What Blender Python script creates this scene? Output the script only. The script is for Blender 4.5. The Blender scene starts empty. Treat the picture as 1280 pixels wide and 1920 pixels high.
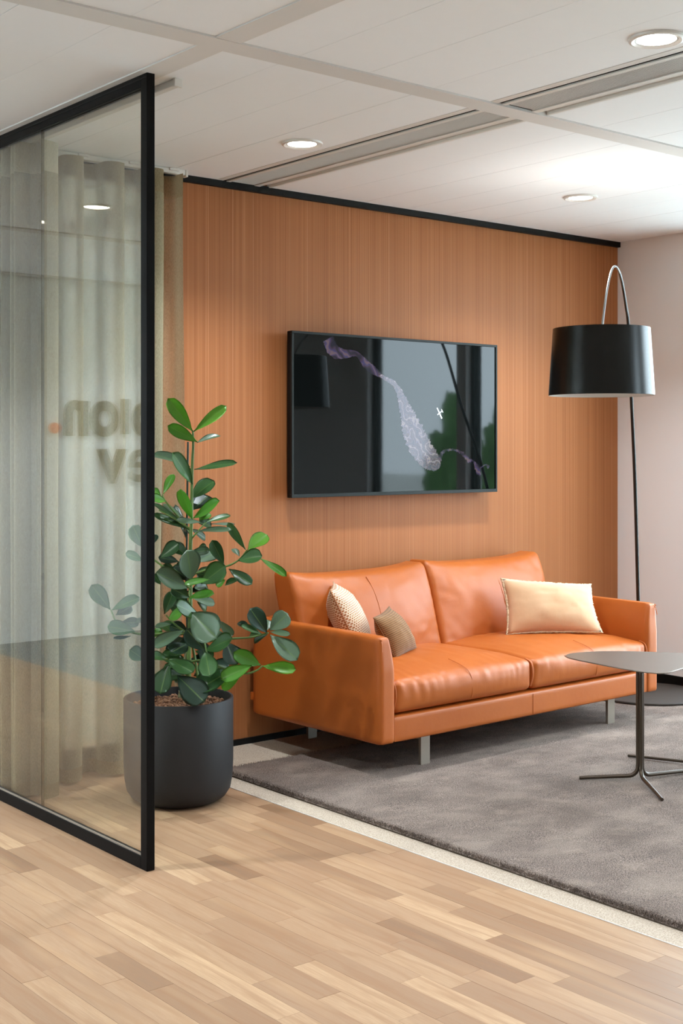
import bpy, bmesh, math, random
from mathutils import Vector, Matrix, noise

random.seed(7)
S = bpy.context.scene
C = S.collection
PI = math.pi

# ------------------------------------------------------------------ camera, world, exposure
HC = 2.6                                   # ceiling height
EYE = 1.3763
YAW = math.radians(39.2315)                # camera axis, clockwise from +Y (the wall normal)
FPX = 2449.49                              # focal length in pixels of the 1280x1920 frame
cd = bpy.data.cameras.new('camera'); cam = bpy.data.objects.new('camera', cd); C.objects.link(cam)
cam.location = (0, 0, EYE)
cam.rotation_euler = (PI/2, 0, -YAW)
cd.sensor_fit = 'VERTICAL'; cd.sensor_height = 24.0
cd.lens = 24.0*FPX/1920.0
cd.shift_x = 0.0
cd.shift_y = -(960-840)/1920.0
cd.clip_start = 0.05
S.camera = cam

vs = S.view_settings
vs.view_transform = 'Standard'; vs.look = 'None'; vs.gamma = 1.0; vs.use_curve_mapping = False
vs.exposure = 0.33

w = bpy.data.worlds.new('world'); S.world = w; w.use_nodes = True
wb = w.node_tree.nodes['Background']
wb.inputs[0].default_value = (0.74, 0.88, 1.0, 1); wb.inputs[1].default_value = 11.5     # bright overcast sky
S.cycles.max_bounces = 12; S.cycles.diffuse_bounces = 5; S.cycles.transparent_max_bounces = 24
S.cycles.glossy_bounces = 5; S.cycles.sample_clamp_indirect = 6.0
S.cycles.caustics_reflective = False; S.cycles.caustics_refractive = False

SPOT_W = 76.0                              # power of one downlight
LAMP_UP_W = 11.5

# ------------------------------------------------------------------ helpers
FW = Vector((math.sin(YAW), math.cos(YAW), 0)); RT = Vector((math.cos(YAW), -math.sin(YAW), 0))

def lin(c):
    return tuple(((v/255)/12.92 if v/255 <= 0.04045 else ((v/255+0.055)/1.055)**2.4) for v in c)

def obj(name, me, mat=None, parent=None, loc=None):
    if isinstance(me, bmesh.types.BMesh):
        m = bpy.data.meshes.new(name); me.to_mesh(m); me.free(); me = m
    o = bpy.data.objects.new(name, me); C.objects.link(o)
    if mat is not None and not me.materials: me.materials.append(mat)
    if parent is not None: o.parent = parent
    if loc is not None: o.location = loc
    return o

def empty(name, loc=(0, 0, 0), rz=0.0, label=None, cat=None, group=None):
    o = bpy.data.objects.new(name, None); C.objects.link(o)
    o.location = loc; o.rotation_euler = (0, 0, rz); o.empty_display_size = 0.1
    if label: tag(o, label, cat, group)
    return o

def tag(o, label, cat, group=None, kind=None):
    o['label'] = label
    if cat: o['category'] = cat
    if group: o['group'] = group
    if kind: o['kind'] = kind
    return o

def struct(o):
    o['kind'] = 'structure'; return o

def smooth(o, ang=40):
    for p in o.data.polygons: p.use_smooth = True
    try:
        o.data.set_sharp_from_angle(angle=math.radians(ang))
    except Exception: pass
    return o

def bm_box(bm, x0, x1, y0, y1, z0, z1, bev=0.0, seg=2):
    vs_ = [bm.verts.new(p) for p in ((x0,y0,z0),(x1,y0,z0),(x1,y1,z0),(x0,y1,z0),(x0,y0,z1),(x1,y0,z1),(x1,y1,z1),(x0,y1,z1))]
    fs = [bm.faces.new([vs_[i] for i in f]) for f in ((3,2,1,0),(4,5,6,7),(0,1,5,4),(1,2,6,5),(2,3,7,6),(3,0,4,7))]
    if bev > 0:
        es = list({e for f in fs for e in f.edges})
        bmesh.ops.bevel(bm, geom=es, offset=bev, segments=seg, affect='EDGES', profile=0.5)

def box(name, x0, x1, y0, y1, z0, z1, mat, parent=None, bev=0.0, seg=2):
    bm = bmesh.new(); bm_box(bm, x0, x1, y0, y1, z0, z1, bev, seg)
    o = obj(name, bm, mat, parent)
    if bev > 0: smooth(o)
    return o

def bm_tube(bm, pts, rad, n=10, cap=True):
    pts = [Vector(p) for p in pts]
    if not hasattr(rad, '__len__'): rad = [rad]*len(pts)
    rings = []; up = None
    for i, p in enumerate(pts):
        t = (pts[min(i+1, len(pts)-1)]-pts[max(i-1, 0)]).normalized()
        if up is None:
            up = t.orthogonal().normalized()
        up = (up - t*up.dot(t)).normalized(); sd = t.cross(up)
        rings.append([bm.verts.new(p+(up*math.cos(a)+sd*math.sin(a))*rad[i]) for a in (2*PI*k/n for k in range(n))])
    for a, b in zip(rings, rings[1:]):
        for k in range(n): bm.faces.new((a[k], a[(k+1) % n], b[(k+1) % n], b[k]))
    if cap:
        bm.faces.new(list(reversed(rings[0]))); bm.faces.new(rings[-1])

def tube(name, pts, rad, mat, parent=None, n=10):
    bm = bmesh.new(); bm_tube(bm, pts, rad, n); return smooth(obj(name, bm, mat, parent), 60)

def bm_lathe(bm, prof, n=48, c=(0, 0)):
    rings = []
    for r, z in prof:
        if r < 1e-6: rings.append([bm.verts.new((c[0], c[1], z))])
        else: rings.append([bm.verts.new((c[0]+r*math.cos(2*PI*k/n), c[1]+r*math.sin(2*PI*k/n), z)) for k in range(n)])
    for a, b in zip(rings, rings[1:]):
        for k in range(n):
            k2 = (k+1) % n
            if len(a) == 1 and len(b) == 1: continue
            if len(a) == 1: bm.faces.new((a[0], b[k2], b[k]))
            elif len(b) == 1: bm.faces.new((a[k], a[k2], b[0]))
            else: bm.faces.new((a[k], a[k2], b[k2], b[k]))
    bmesh.ops.recalc_face_normals(bm, faces=bm.faces)

def lathe(name, prof, mat, parent=None, n=48, ang=35):
    bm = bmesh.new(); bm_lathe(bm, prof, n); return smooth(obj(name, bm, mat, parent), ang)

def catmull(pts, k=6):
    pts = [Vector(p) for p in pts]; out = []
    P = [pts[0]*2-pts[1]]+pts+[pts[-1]*2-pts[-2]]
    for i in range(1, len(P)-2):
        for j in range(k):
            t = j/k; a, b, c_, d = P[i-1], P[i], P[i+1], P[i+2]
            out.append(0.5*((2*b)+(c_-a)*t+(2*a-5*b+4*c_-d)*t*t+(3*b-a-3*c_+d)*t*t*t))
    out.append(pts[-1]); return out

# ------------------------------------------------------------------ material helpers
class NT:
    def __init__(s, name):
        s.m = bpy.data.materials.new(name); s.m.use_nodes = True
        s.t = s.m.node_tree; s.b = s.t.nodes['Principled BSDF']; s.out = s.t.nodes['Material Output']
    def n(s, typ, **kw):
        nd = s.t.nodes.new('ShaderNode'+typ)
        ins = kw.pop('ins', {})
        for k, v in kw.items(): setattr(nd, k, v)
        for k, v in ins.items(): s.put(nd.inputs[k], v)
        return nd
    def put(s, sock, v):
        if isinstance(v, bpy.types.NodeSocket): s.t.links.new(v, sock)
        elif isinstance(v, bpy.types.Node): s.t.links.new(v.outputs[0], sock)
        elif isinstance(v, (tuple, list)) and len(v) == 3 and sock.type == 'RGBA': sock.default_value = (*v, 1)
        else: sock.default_value = v
    def math(s, op, a, b=0.0, c=0.0):
        nd = s.n('Math', operation=op); s.put(nd.inputs[0], a); s.put(nd.inputs[1], b)
        if op in ('MULTIPLY_ADD', 'SMOOTH_MIN'): s.put(nd.inputs[2], c)
        return nd.outputs[0]
    def mix(s, fac, a, b, mode='MIX'):
        nd = s.n('Mix', data_type='RGBA', blend_type=mode)
        s.put(nd.inputs[0], fac); s.put(nd.inputs[6], a); s.put(nd.inputs[7], b); return nd.outputs[2]
    def ramp(s, fac, stops, interp='LINEAR'):
        nd = s.n('ValToRGB'); r = nd.color_ramp; r.interpolation = interp
        while len(r.elements) < len(stops): r.elements.new(0.5)
        for e, (p, c) in zip(r.elements, stops):
            e.position = p; e.color = (*c, 1) if hasattr(c, '__len__') else (c, c, c, 1)
        s.put(nd.inputs[0], fac); return nd.outputs[0]
    def noise(s, vec, scale, detail=4.0, rough=0.5):
        nd = s.n('TexNoise', ins={'Scale': scale, 'Detail': detail, 'Roughness': rough})
        if vec is not None: s.put(nd.inputs['Vector'], vec)
        return nd.outputs['Fac']
    def coord(s, which='Object'): return s.n('TexCoord').outputs[which]
    def pos(s): return s.n('NewGeometry').outputs['Position']
    def map(s, vec, scale=(1, 1, 1), loc=(0, 0, 0), rot=(0, 0, 0)):
        return s.n('Mapping', ins={'Vector': vec, 'Scale': scale, 'Location': loc, 'Rotation': rot}).outputs[0]
    def bump(s, height, strength=0.2, dist=0.01):
        nd = s.n('Bump', ins={'Height': height, 'Strength': strength, 'Distance': dist}); s.put(s.b.inputs['Normal'], nd)
    def set(s, **kw):
        names = {'color': 'Base Color', 'rough': 'Roughness', 'metal': 'Metallic', 'spec': 'Specular IOR Level', 'ecol': 'Emission Color', 'estr': 'Emission Strength',
                 'sheen': 'Sheen Weight', 'coat': 'Coat Weight', 'aniso': 'Anisotropic', 'trans': 'Transmission Weight', 'sss': 'Subsurface Weight'}
        for k, v in kw.items(): s.put(s.b.inputs[names[k]], v)
        return s

def plain(name, col, rough=0.5, metal=0.0, var=0.04, scale=20, bump=0.0, **kw):
    t = NT(name); c = lin(col)
    nz = t.noise(t.pos(), scale)
    hi = tuple(min(1, v*(1+var)) for v in c); lo = tuple(v*(1-var) for v in c)
    t.set(color=t.mix(nz, lo, hi), rough=rough, metal=metal, **kw)
    if bump: t.bump(nz, bump, 0.002)
    return t.m

M = {}
M['ceiling'] = plain('ceiling_panel_white', (246, 248, 250), 0.6, var=0.01)
M['tbar'] = plain('ceiling_strip_grey', (222, 220, 217), 0.5, var=0.015)
M['ceiling_dark'] = plain('ceiling_void', (60, 58, 55), 0.8)
M['trimwhite'] = plain('white_metal', (222, 219, 214), 0.35)
M['black'] = plain('black_powder_coat', (9, 8, 8), 0.5, var=0.1, spec=0.10)
M['blacktrim'] = plain('black_trim', (11, 11, 11), 0.5, var=0.1, spec=0.2)
M['wallgrey'] = plain('grey_white_wall', (240, 240, 240), 0.7, var=0.012, scale=300, bump=0.05)
M['wallwhite'] = plain('plain_white_wall', (238, 237, 234), 0.7, var=0.02)
M['slot_shade'] = plain('vent_slot_dark', (22, 20, 19), 0.8, spec=0.1)
M['steel'] = plain('brushed_steel', (170, 160, 148), 0.38, 0.7, var=0.05, scale=200)
M['bronze'] = plain('bronze_lacquer', (134, 122, 112), 0.36, 0.45, var=0.04, scale=60)
M['bronze_dark'] = plain('dark_bronze_rod', (78, 66, 55), 0.36, 0.6, var=0.05)
M['lampblack'] = plain('lamp_rod_black', (24, 24, 24), 0.3, 0.2)
M['chrome'] = plain('lamp_rod_grey', (120, 120, 118), 0.3, 0.8)
M['discbase'] = plain('lamp_base_taupe', (64, 58, 54), 0.55, 0.0, spec=0.2)
M['shadein'] = plain('shade_lining', (205, 202, 198), 0.6)
M['joint'] = None

def mat_shade():
    t = NT('shade_black_weave'); p = t.pos()
    nz = t.noise(t.map(p, (60, 60, 900)), 1.0, 3)
    t.set(color=t.mix(nz, lin((12, 12, 11)), lin((22, 22, 20))), rough=0.27, spec=0.28); t.bump(nz, 0.25, 0.0006); return t.m
M['shade'] = mat_shade()

def mat_wall():
    t = NT('orange_striped_wallcover'); p = t.pos()
    sx = t.n('SeparateXYZ', ins={0: p}).outputs
    s1 = t.noise(t.map(p, (260, 0, 0.25)), 1.0, 2)             # fine vertical thread stripes
    s2 = t.noise(t.map(p, (120, 0, 0.12), (3, 0, 0)), 1.0, 4, 0.6)
    s3 = t.noise(t.map(p, (330, 0, 330)), 1.0, 2)              # weave grain
    s4 = t.noise(t.map(p, (6, 0, 1.5)), 1.0, 2)
    base = t.mix(t.ramp(s1, [(0.3, 0.0), (0.7, 1.0)]), lin((150, 91, 49)), lin((184, 120, 74)))
    dark = t.ramp(s2, [(0.30, 1.0), (0.44, 0.0)])
    base = t.mix(t.math('MULTIPLY', dark, 0.42), base, lin((134, 74, 38)))
    light = t.ramp(s2, [(0.61, 0.0), (0.66, 1.0)])
    base = t.mix(t.math('MULTIPLY', light, 0.6), base, lin((206, 148, 106)))
    base = t.mix(t.math('MULTIPLY', s3, 0.25), base, lin((144, 84, 46)))
    base = t.mix(t.math('MULTIPLY', s4, 0.15), base, lin((190, 120, 80)))
    t.set(color=base, rough=0.5, spec=0.2)
    t.bump(t.math('ADD', s1, t.math('MULTIPLY', s3, 0.5)), 0.22, 0.002); return t.m
M['orange'] = mat_wall()

def mat_leather():
    t = NT('cognac_leather'); p = t.coord('Object')
    n1 = t.noise(p, 3.0, 3); n2 = t.noise(p, 260, 3); n3 = t.noise(t.map(p, (1, 1, 1)), 14, 4, 0.55)
    col = t.mix(n1, lin((172, 87, 29)), lin((190, 103, 40)))
    col = t.mix(t.math('MULTIPLY', n3, 0.25), col, lin((160, 72, 24)))
    t.set(color=col, rough=t.math('MULTIPLY_ADD', n2, 0.12, 0.37), spec=0.40)
    h = t.math('MULTIPLY_ADD', n3, 1.0, t.math('MULTIPLY', n2, 0.10))
    t.bump(h, 0.18, 0.006); return t.m
M['leather'] = mat_leather()
M['seam'] = plain('leather_seam', (190, 104, 50), 0.5)

def mat_plank():
    t = NT('oak_plank'); p = t.pos(); rnd = t.n('ObjectInfo').outputs['Random']
    off = t.n('CombineXYZ', ins={0: t.math('MULTIPLY', rnd, 37.0), 1: t.math('MULTIPLY', rnd, 91.0), 2: 0.0}).outputs[0]
    v = t.n('VectorMath', operation='ADD', ins={0: p, 1: off}).outputs[0]
    g1 = t.noise(t.map(v, (34, 3.0, 1)), 1.0, 6, 0.65)
    g2 = t.noise(t.map(v, (260, 11, 1)), 1.0, 3, 0.6)
    g3 = t.noise(t.map(v, (9, 1.1, 1)), 1.0, 2)
    wv = t.n('TexWave', wave_type='BANDS', bands_direction='X', ins={'Vector': t.map(v, (5.5, 0.55, 1)), 'Scale': 1.0, 'Distortion': 14.0, 'Detail': 3.0, 'Detail Scale': 1.3, 'Detail Roughness': 0.6}).outputs['Fac']
    tone = t.ramp(t.math('FRACT', t.math('MULTIPLY', rnd, 7.31)), [(0.0, lin((126, 98, 76))), (0.14, lin((147, 117, 92))), (0.5, lin((161, 130, 103))), (0.85, lin((174, 143, 113))), (1.0, lin((196, 164, 130)))])
    c = t.mix(t.math('MULTIPLY', t.ramp(g1, [(0.35, 1.0), (0.62, 0.0)]), 0.30), tone, lin((150, 112, 80)))
    c = t.mix(t.math('MULTIPLY', t.ramp(g2, [(0.42, 1.0), (0.58, 0.0)]), 0.30), c, lin((140, 104, 74)))
    c = t.mix(t.math('MULTIPLY', t.ramp(wv, [(0.0, 1.0), (0.30, 0.0)]), 0.38), c, lin((140, 102, 72)))
    c = t.mix(t.math('MULTIPLY', t.ramp(g3, [(0.55, 0.0), (0.75, 1.0)]), 0.20), c, lin((228, 192, 148)))
    t.set(color=c, rough=t.math('MULTIPLY_ADD', g2, 0.12, 0.40), spec=0.4)
    t.bump(t.math('ADD', g2, g1), 0.08, 0.0008); return t.m
M['plank'] = mat_plank()
M['gap'] = plain('floor_joint', (138, 104, 76), 0.8)

def mat_carpet(name, c0, c1, speck, sc):
    t = NT(name); p = t.pos()
    n1 = t.noise(p, sc, 2); v = t.n('TexVoronoi', ins={'Vector': p, 'Scale': sc*0.55}).outputs['Distance']
    c = t.mix(t.ramp(n1, [(0.35, 0.0), (0.65, 1.0)]), lin(c0), lin(c1))
    c = t.mix(t.ramp(v, [(0.13, 0.75), (0.22, 0.0)]), c, lin(speck))
    t.set(color=c, rough=0.95, spec=0.1); t.bump(n1, 0.5, 0.003); return t.m
M['carpet'] = mat_carpet('speckled_beige_carpet', (162, 147, 131), (192, 177, 161), (104, 82, 66), 230)
M['carpet_grey'] = mat_carpet('blue_grey_carpet', (104, 108, 112), (132, 136, 138), (90, 94, 96), 120)

def mat_rug():
    t = NT('taupe_pile_rug'); p = t.pos()
    f = t.noise(p, 260, 3, 0.8); f2 = t.noise(p, 90, 3, 0.7)
    big = t.noise(t.map(p, (1, 1.6, 1)), 3.4, 5, 0.6); mid = t.noise(p, 9.0, 3)
    c = t.mix(t.ramp(f, [(0.42, 0.0), (0.58, 1.0)]), lin((58, 47, 42)), lin((158, 140, 129)))
    c = t.mix(t.math('MULTIPLY', t.ramp(f2, [(0.4, 0.0), (0.6, 1.0)]), 0.18), c, lin((100, 86, 77)))
    c = t.mix(t.math('MULTIPLY', t.ramp(big, [(0.50, 0.0), (0.68, 1.0)]), 0.45), c, lin((160, 144, 131)))
    c = t.mix(t.math('MULTIPLY', t.ramp(big, [(0.34, 1.0), (0.48, 0.0)]), 0.40), c, lin((78, 66, 58)))
    c = t.mix(t.math('MULTIPLY', t.ramp(mid, [(0.58, 0.0), (0.7, 1.0)]), 0.18), c, lin((176, 157, 141)))
    t.set(color=c, rough=0.95, spec=0.05, sheen=0.08)
    t.bump(t.math('MULTIPLY_ADD', f, 0.7, t.math('ADD', f2, t.math('MULTIPLY', mid, 1.5))), 0.8, 0.006); return t.m
M['rug'] = mat_rug()
M['rugback'] = plain('rug_backing', (70, 58, 44), 0.9)

def mat_glass(name, tint, ior=1.5, gl=(1, 1, 1)):
    t = NT(name); t.t.nodes.remove(t.b)
    tr = t.n('BsdfTransparent', ins={'Color': tint}); gs = t.n('BsdfGlossy', ins={'Color': gl, 'Roughness': 0.0})
    fc = t.n('LayerWeight', ins={'Blend': 0.5}).outputs['Facing']          # 1 - |cos|, the same from both sides
    f0 = ((ior-1)/(ior+1))**2
    fr = t.math('MULTIPLY_ADD', t.math('POWER', fc, 5.0), 1-f0, f0)
    mx = t.n('MixShader', ins={0: fr, 1: tr.outputs[0], 2: gs.outputs[0]})
    t.t.links.new(mx.outputs[0], t.out.inputs[0]); return t.m
M['glass'] = mat_glass('clear_partition_glass', (0.955, 0.96, 0.93), 1.72)
M['winglass'] = mat_glass('window_glass', (0.96, 0.98, 0.97), 1.3)

def mat_sheer(name, c0, c1, opac):
    t = NT(name); t.t.nodes.remove(t.b); p = t.pos()
    n1 = t.noise(t.map(p, (700, 700, 110)), 1.0, 2, 0.5); n2 = t.noise(t.map(p, (420, 420, 420)), 1.0, 2)
    col = t.mix(t.ramp(n1, [(0.3, 0.0), (0.7, 1.0)]), lin(c0), lin(c1))
    df = t.n('BsdfDiffuse', ins={'Color': col}); tl = t.n('BsdfTranslucent', ins={'Color': col})
    cl = t.n('MixShader', ins={0: 0.42, 1: df.outputs[0], 2: tl.outputs[0]})
    tr = t.n('BsdfTransparent')
    fc = t.n('LayerWeight', ins={'Blend': 0.5}).outputs['Facing']      # cloth seen edge-on covers more
    op = t.math('ADD', opac-0.07, t.math('MULTIPLY', t.math('ADD', n1, n2), 0.07))
    op = t.math('SUBTRACT', 1.0, t.math('POWER', t.math('SUBTRACT', 1.0, op), t.math('DIVIDE', 1.0, t.math('MAXIMUM', 0.12, t.math('SUBTRACT', 1.0, fc)))))
    mx = t.n('MixShader', ins={0: op, 1: tr.outputs[0], 2: cl.outputs[0]})
    t.t.links.new(mx.outputs[0], t.out.inputs[0]); return t.m
M['sheer_dense'] = mat_sheer('olive_sheer_voile_gathered', (146, 135, 108), (182, 171, 144), 0.66)
M['sheer'] = mat_sheer('olive_sheer_voile', (160, 149, 122), (190, 180, 153), 0.54)
M['sheer_hem'] = mat_sheer('olive_sheer_hem', (138, 124, 96), (170, 155, 126), 0.8)
M['sheer_pale'] = mat_sheer('pale_sheer_voile', (186, 184, 170), (214, 212, 198), 0.66)
M['tape'] = mat_sheer('pale_heading_tape', (176, 168, 146), (205, 198, 176), 0.9)

def mat_emit(name, col, strn):
    t = NT(name); t.set(color=(0.8, 0.8, 0.8), ecol=col, estr=strn); return t.m
M['lampdisc'] = mat_emit('downlight_diffuser', (1.0, 0.955, 0.89), 9.0)
M['bulb'] = mat_emit('lamp_diffuser', (1.0, 0.95, 0.88), 1.4)

def mat_leaf():
    t = NT('clusia_leaf'); rnd = t.n('ObjectInfo').outputs['Random']; oc = t.n('ObjectInfo').outputs['Color']
    uv = t.coord('UV'); u = t.n('SeparateXYZ', ins={0: uv}).outputs
    rib = t.ramp(t.math('ABSOLUTE', t.math('SUBTRACT', u[0], 0.5)), [(0.0, 1.0), (0.018, 0.8), (0.035, 0.0)])
    vein = t.noise(t.map(uv, (9, 26, 1)), 1.0, 2)
    c = t.mix(t.math('MULTIPLY', vein, 0.3), oc, t.mix(0.5, oc, (0.02, 0.05, 0.02)))
    c = t.mix(t.math('MULTIPLY', rnd, 0.30), c, t.mix(0.5, oc, lin((42, 66, 48))))
    c = t.mix(t.math('MULTIPLY', rib, 0.55), c, lin((128, 160, 88)))
    t.set(color=c, rough=0.33, spec=0.55)
    t.bump(vein, 0.06, 0.002); return t.m
M['leaf'] = mat_leaf()
M['stem'] = plain('green_stem', (92, 120, 58), 0.5, var=0.15)
M['woodstem'] = plain('woody_stem', (104, 98, 66), 0.7, var=0.2, scale=60)
M['stake'] = plain('dark_green_stake', (30, 48, 36), 0.5)

def mat_pot():
    t = NT('charcoal_pot'); p = t.pos(); n1 = t.noise(p, 5, 4); n2 = t.noise(p, 90, 3)
    t.set(color=t.mix(n1, lin((36, 35, 36)), lin((48, 47, 48))), rough=t.math('MULTIPLY_ADD', n1, 0.15, 0.48), spec=0.25); t.bump(n2, 0.05, 0.002); return t.m
M['pot'] = mat_pot()
def mat_pebble():
    t = NT('clay_pebbles'); p = t.pos(); v = t.noise(p, 55, 2)
    t.set(color=t.ramp(v, [(0.3, lin((86, 58, 42))), (0.5, lin((134, 92, 66))), (0.7, lin((164, 120, 88)))]), rough=0.9); t.bump(t.noise(p, 400, 2), 0.4, 0.002); return t.m
M['pebble'] = mat_pebble()

def mat_hex():
    t = NT('honeycomb_print_fabric'); uv = t.coord('UV'); u = t.n('SeparateXYZ', ins={0: uv}).outputs
    def lat(ox, oy):
        a = t.math('SUBTRACT', t.math('FRACT', t.math('ADD', t.math('MULTIPLY', u[0], 30.0), ox)), 0.5)
        b = t.math('MULTIPLY', t.math('SUBTRACT', t.math('FRACT', t.math('ADD', t.math('MULTIPLY', u[1], 17.3), oy)), 0.5), 1.732)
        return t.math('SQRT', t.math('ADD', t.math('MULTIPLY', a, a), t.math('MULTIPLY', b, b)))
    d = t.math('MINIMUM', lat(0, 0), lat(0.5, 0.5))
    c = t.mix(t.ramp(d, [(0.33, 0.0), (0.40, 1.0)]), lin((176, 118, 76)), lin((236, 220, 196)))
    t.set(color=c, rough=0.9, spec=0.2, sheen=0.2); t.bump(d, 0.4, 0.003); return t.m
def mat_stripe():
    t = NT('brown_ribbed_fabric'); uv = t.coord('UV'); u = t.n('SeparateXYZ', ins={0: uv}).outputs
    st = t.math('ABSOLUTE', t.math('SUBTRACT', t.math('FRACT', t.math('MULTIPLY', u[1], 24.0)), 0.5))
    ds = t.math('ABSOLUTE', t.math('SUBTRACT', t.math('FRACT', t.math('MULTIPLY', u[0], 46.0)), 0.5))
    ln = t.ramp(st, [(0.30, 0.0), (0.42, 1.0)])
    dd = t.ramp(ds, [(0.20, 1.0), (0.36, 0.25)])
    c = t.mix(t.math('MULTIPLY', ln, dd), lin((142, 102, 64)), lin((52, 32, 18)))
    t.set(color=c, rough=0.9, spec=0.15, sheen=0.2); t.bump(st, 0.5, 0.004); return t.m
def mat_velvet():
    t = NT('sand_cotton_velvet'); p = t.coord('Object'); n = t.noise(p, 9, 3); n2 = t.noise(p, 350, 2)
    t.set(color=t.mix(n, lin((202, 158, 118)), lin((218, 178, 142))), rough=0.85, spec=0.15, sheen=0.5); t.bump(t.math('MULTIPLY_ADD', n2, 0.12, n), 0.25, 0.01); return t.m
M['hex'] = mat_hex(); M['stripe'] = mat_stripe(); M['velvet'] = mat_velvet()
M['fringe'] = plain('cream_fringe', (232, 208, 172), 0.9)
M['screen'] = plain('screen_glass_black', (13, 16, 16), 0.035, var=0.02, spec=0.25)
M['bezel'] = plain('tv_bezel', (26, 30, 29), 0.45, var=0.05, spec=0.2)
def mat_pic():
    t = NT('screen_river_picture'); p = t.pos()
    d = t.noise(p, 9, 4); wv = t.n('TexWave', wave_type='BANDS', bands_direction='DIAGONAL', ins={'Vector': p, 'Scale': 7.0, 'Distortion': 16.0, 'Detail': 3.0, 'Detail Scale': 1.6}).outputs['Fac']
    c = t.ramp(wv, [(0.0, lin((120, 118, 134))), (0.3, lin((176, 156, 164))), (0.5, lin((108, 102, 118))), (0.7, lin((160, 134, 126))), (0.88, lin((150, 142, 178))), (1.0, lin((222, 204, 200)))])
    t.set(color=lin((20, 22, 24)), rough=0.06, spec=0.27, ecol=t.mix(t.math('MULTIPLY', d, 0.5), c, lin((96, 84, 140))), estr=0.42); return t.m
M['picture'] = mat_pic()
def mat_pic2():
    t = NT('screen_river_deep_picture'); p = t.pos()
    wv = t.n('TexWave', wave_type='BANDS', bands_direction='DIAGONAL', ins={'Vector': p, 'Scale': 9.0, 'Distortion': 12.0, 'Detail': 2.0}).outputs['Fac']
    c = t.ramp(wv, [(0.0, lin((34, 34, 52))), (0.45, lin((84, 62, 84))), (0.8, lin((70, 66, 120))), (1.0, lin((128, 104, 112)))])
    t.set(color=lin((20, 22, 24)), rough=0.06, spec=0.27, ecol=c, estr=0.5); return t.m
M['picture_deep'] = mat_pic2()
M['joint'] = mat_glass('clear_joint_seal', (0.62, 0.60, 0.56))
M['plane_icon'] = mat_emit('screen_plane_icon', lin((225, 235, 238)), 0.7)
M['letter'] = plain('sign_brown', (58, 42, 26), 0.6)
M['letter_dot'] = plain('sign_orange', (236, 104, 62), 0.6)
M['foliage'] = plain('tree_foliage', (70, 112, 48), 0.8, var=0.5, scale=5, bump=0.5)
M['bark'] = plain('tree_bark', (84, 70, 56), 0.9)
M['bounce_ground'] = plain('outdoor_ground', (196, 196, 190), 0.95, var=0.2, scale=2)  # unseen paving, made pale to bounce daylight up to the ceiling

# ------------------------------------------------------------------ structure
YW = 4.992          # orange wall face
XR = 6.2            # right (window) wall face
X0, X1, Y0, Y1 = -4.0, XR, -4.0, 8.6

floor = struct(box('floor', X0-0.15, X1+0.15, Y0-0.15, Y1+0.15, -0.12, -0.014, M['gap']))
# planks: strips of 75.5 mm running along Y between the two carpets
PW = 0.0755
def unit_plank():
    bm = bmesh.new(); bm_box(bm, 0, 1, 0, 1, 0, 1, 0)
    me = bpy.data.meshes.new('plank'); bm.to_mesh(me); bm.free(); me.materials.append(M['plank']); return me
PM = unit_plank()
def in_view(x, y, z=0.0, m=30):
    q = Vector((x, y, z-EYE)); d = q.dot(FW)
    if d < 0.3: return False
    px = 640+FPX*q.dot(RT)/d; py = 840-FPX*q.z/d
    return -m < px < 1280+m and -m < py < 1920+m
planks = []; rest = bmesh.new()
rp = random.Random(11)
k = 0; x = 2.997
while x > 0.66:
    xa = x-PW; y = Y0-rp.random()*0.6
    row = []
    while y < Y1:
        L = rp.choice((0.28, 0.34, 0.42, 0.42, 0.5, 0.55, 0.62, 0.7, 0.9))
        row.append((max(y, Y0), min(y+L, Y1))); y += L
    if k == 5:      # the long pale strip beside the planter
        row = [(a, b) for a, b in row if b < 3.0 or a > 4.5]
        a0 = max([b for a, b in row if b < 3.2]); b0 = min([a for a, b in row if a > 4.1])
        row += [(a0, 3.262), (3.262, 4.17), (4.17, b0)]
    for a, b in row:
        if b-a < 0.01: continue
        vis = any(in_view(xx, yy) for xx in (xa, x) for yy in (a, (a+b)/2, b)) and b < 5.05
        planks.append((xa, x, a, b, vis))
    x = xa; k += 1
nvis = 0
for xa, xb, a, b, vis in planks:
    g = 0.0003
    if vis and nvis < 300:
        o = bpy.data.objects.new('plank', PM); C.objects.link(o); o.parent = floor
        o.location = (xa+g, a+g, -0.0139); o.scale = (PW-2*g, b-a-2*g, 0.0139+rp.uniform(-0.0002, 0.0002)); nvis += 1
    else:
        bm_box(rest, xa+g, xb-g, a+g, b-g, -0.0139, 0.0)
o = obj('plank_field', rest, M['plank'], floor); o['kind'] = 'stuff'
box('carpet_field', 2.997, XR, Y0, 8.5, -0.013, 0.001, M['carpet'], floor)
box('grey_carpet_field', X0, 0.66, Y0, Y1, -0.013, 0.001, M['carpet_grey'], floor)
box('carpet_edge_strip', 2.9965, 2.9985, Y0, 5.0, -0.01, 0.0025, M['trimwhite'], floor)

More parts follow.
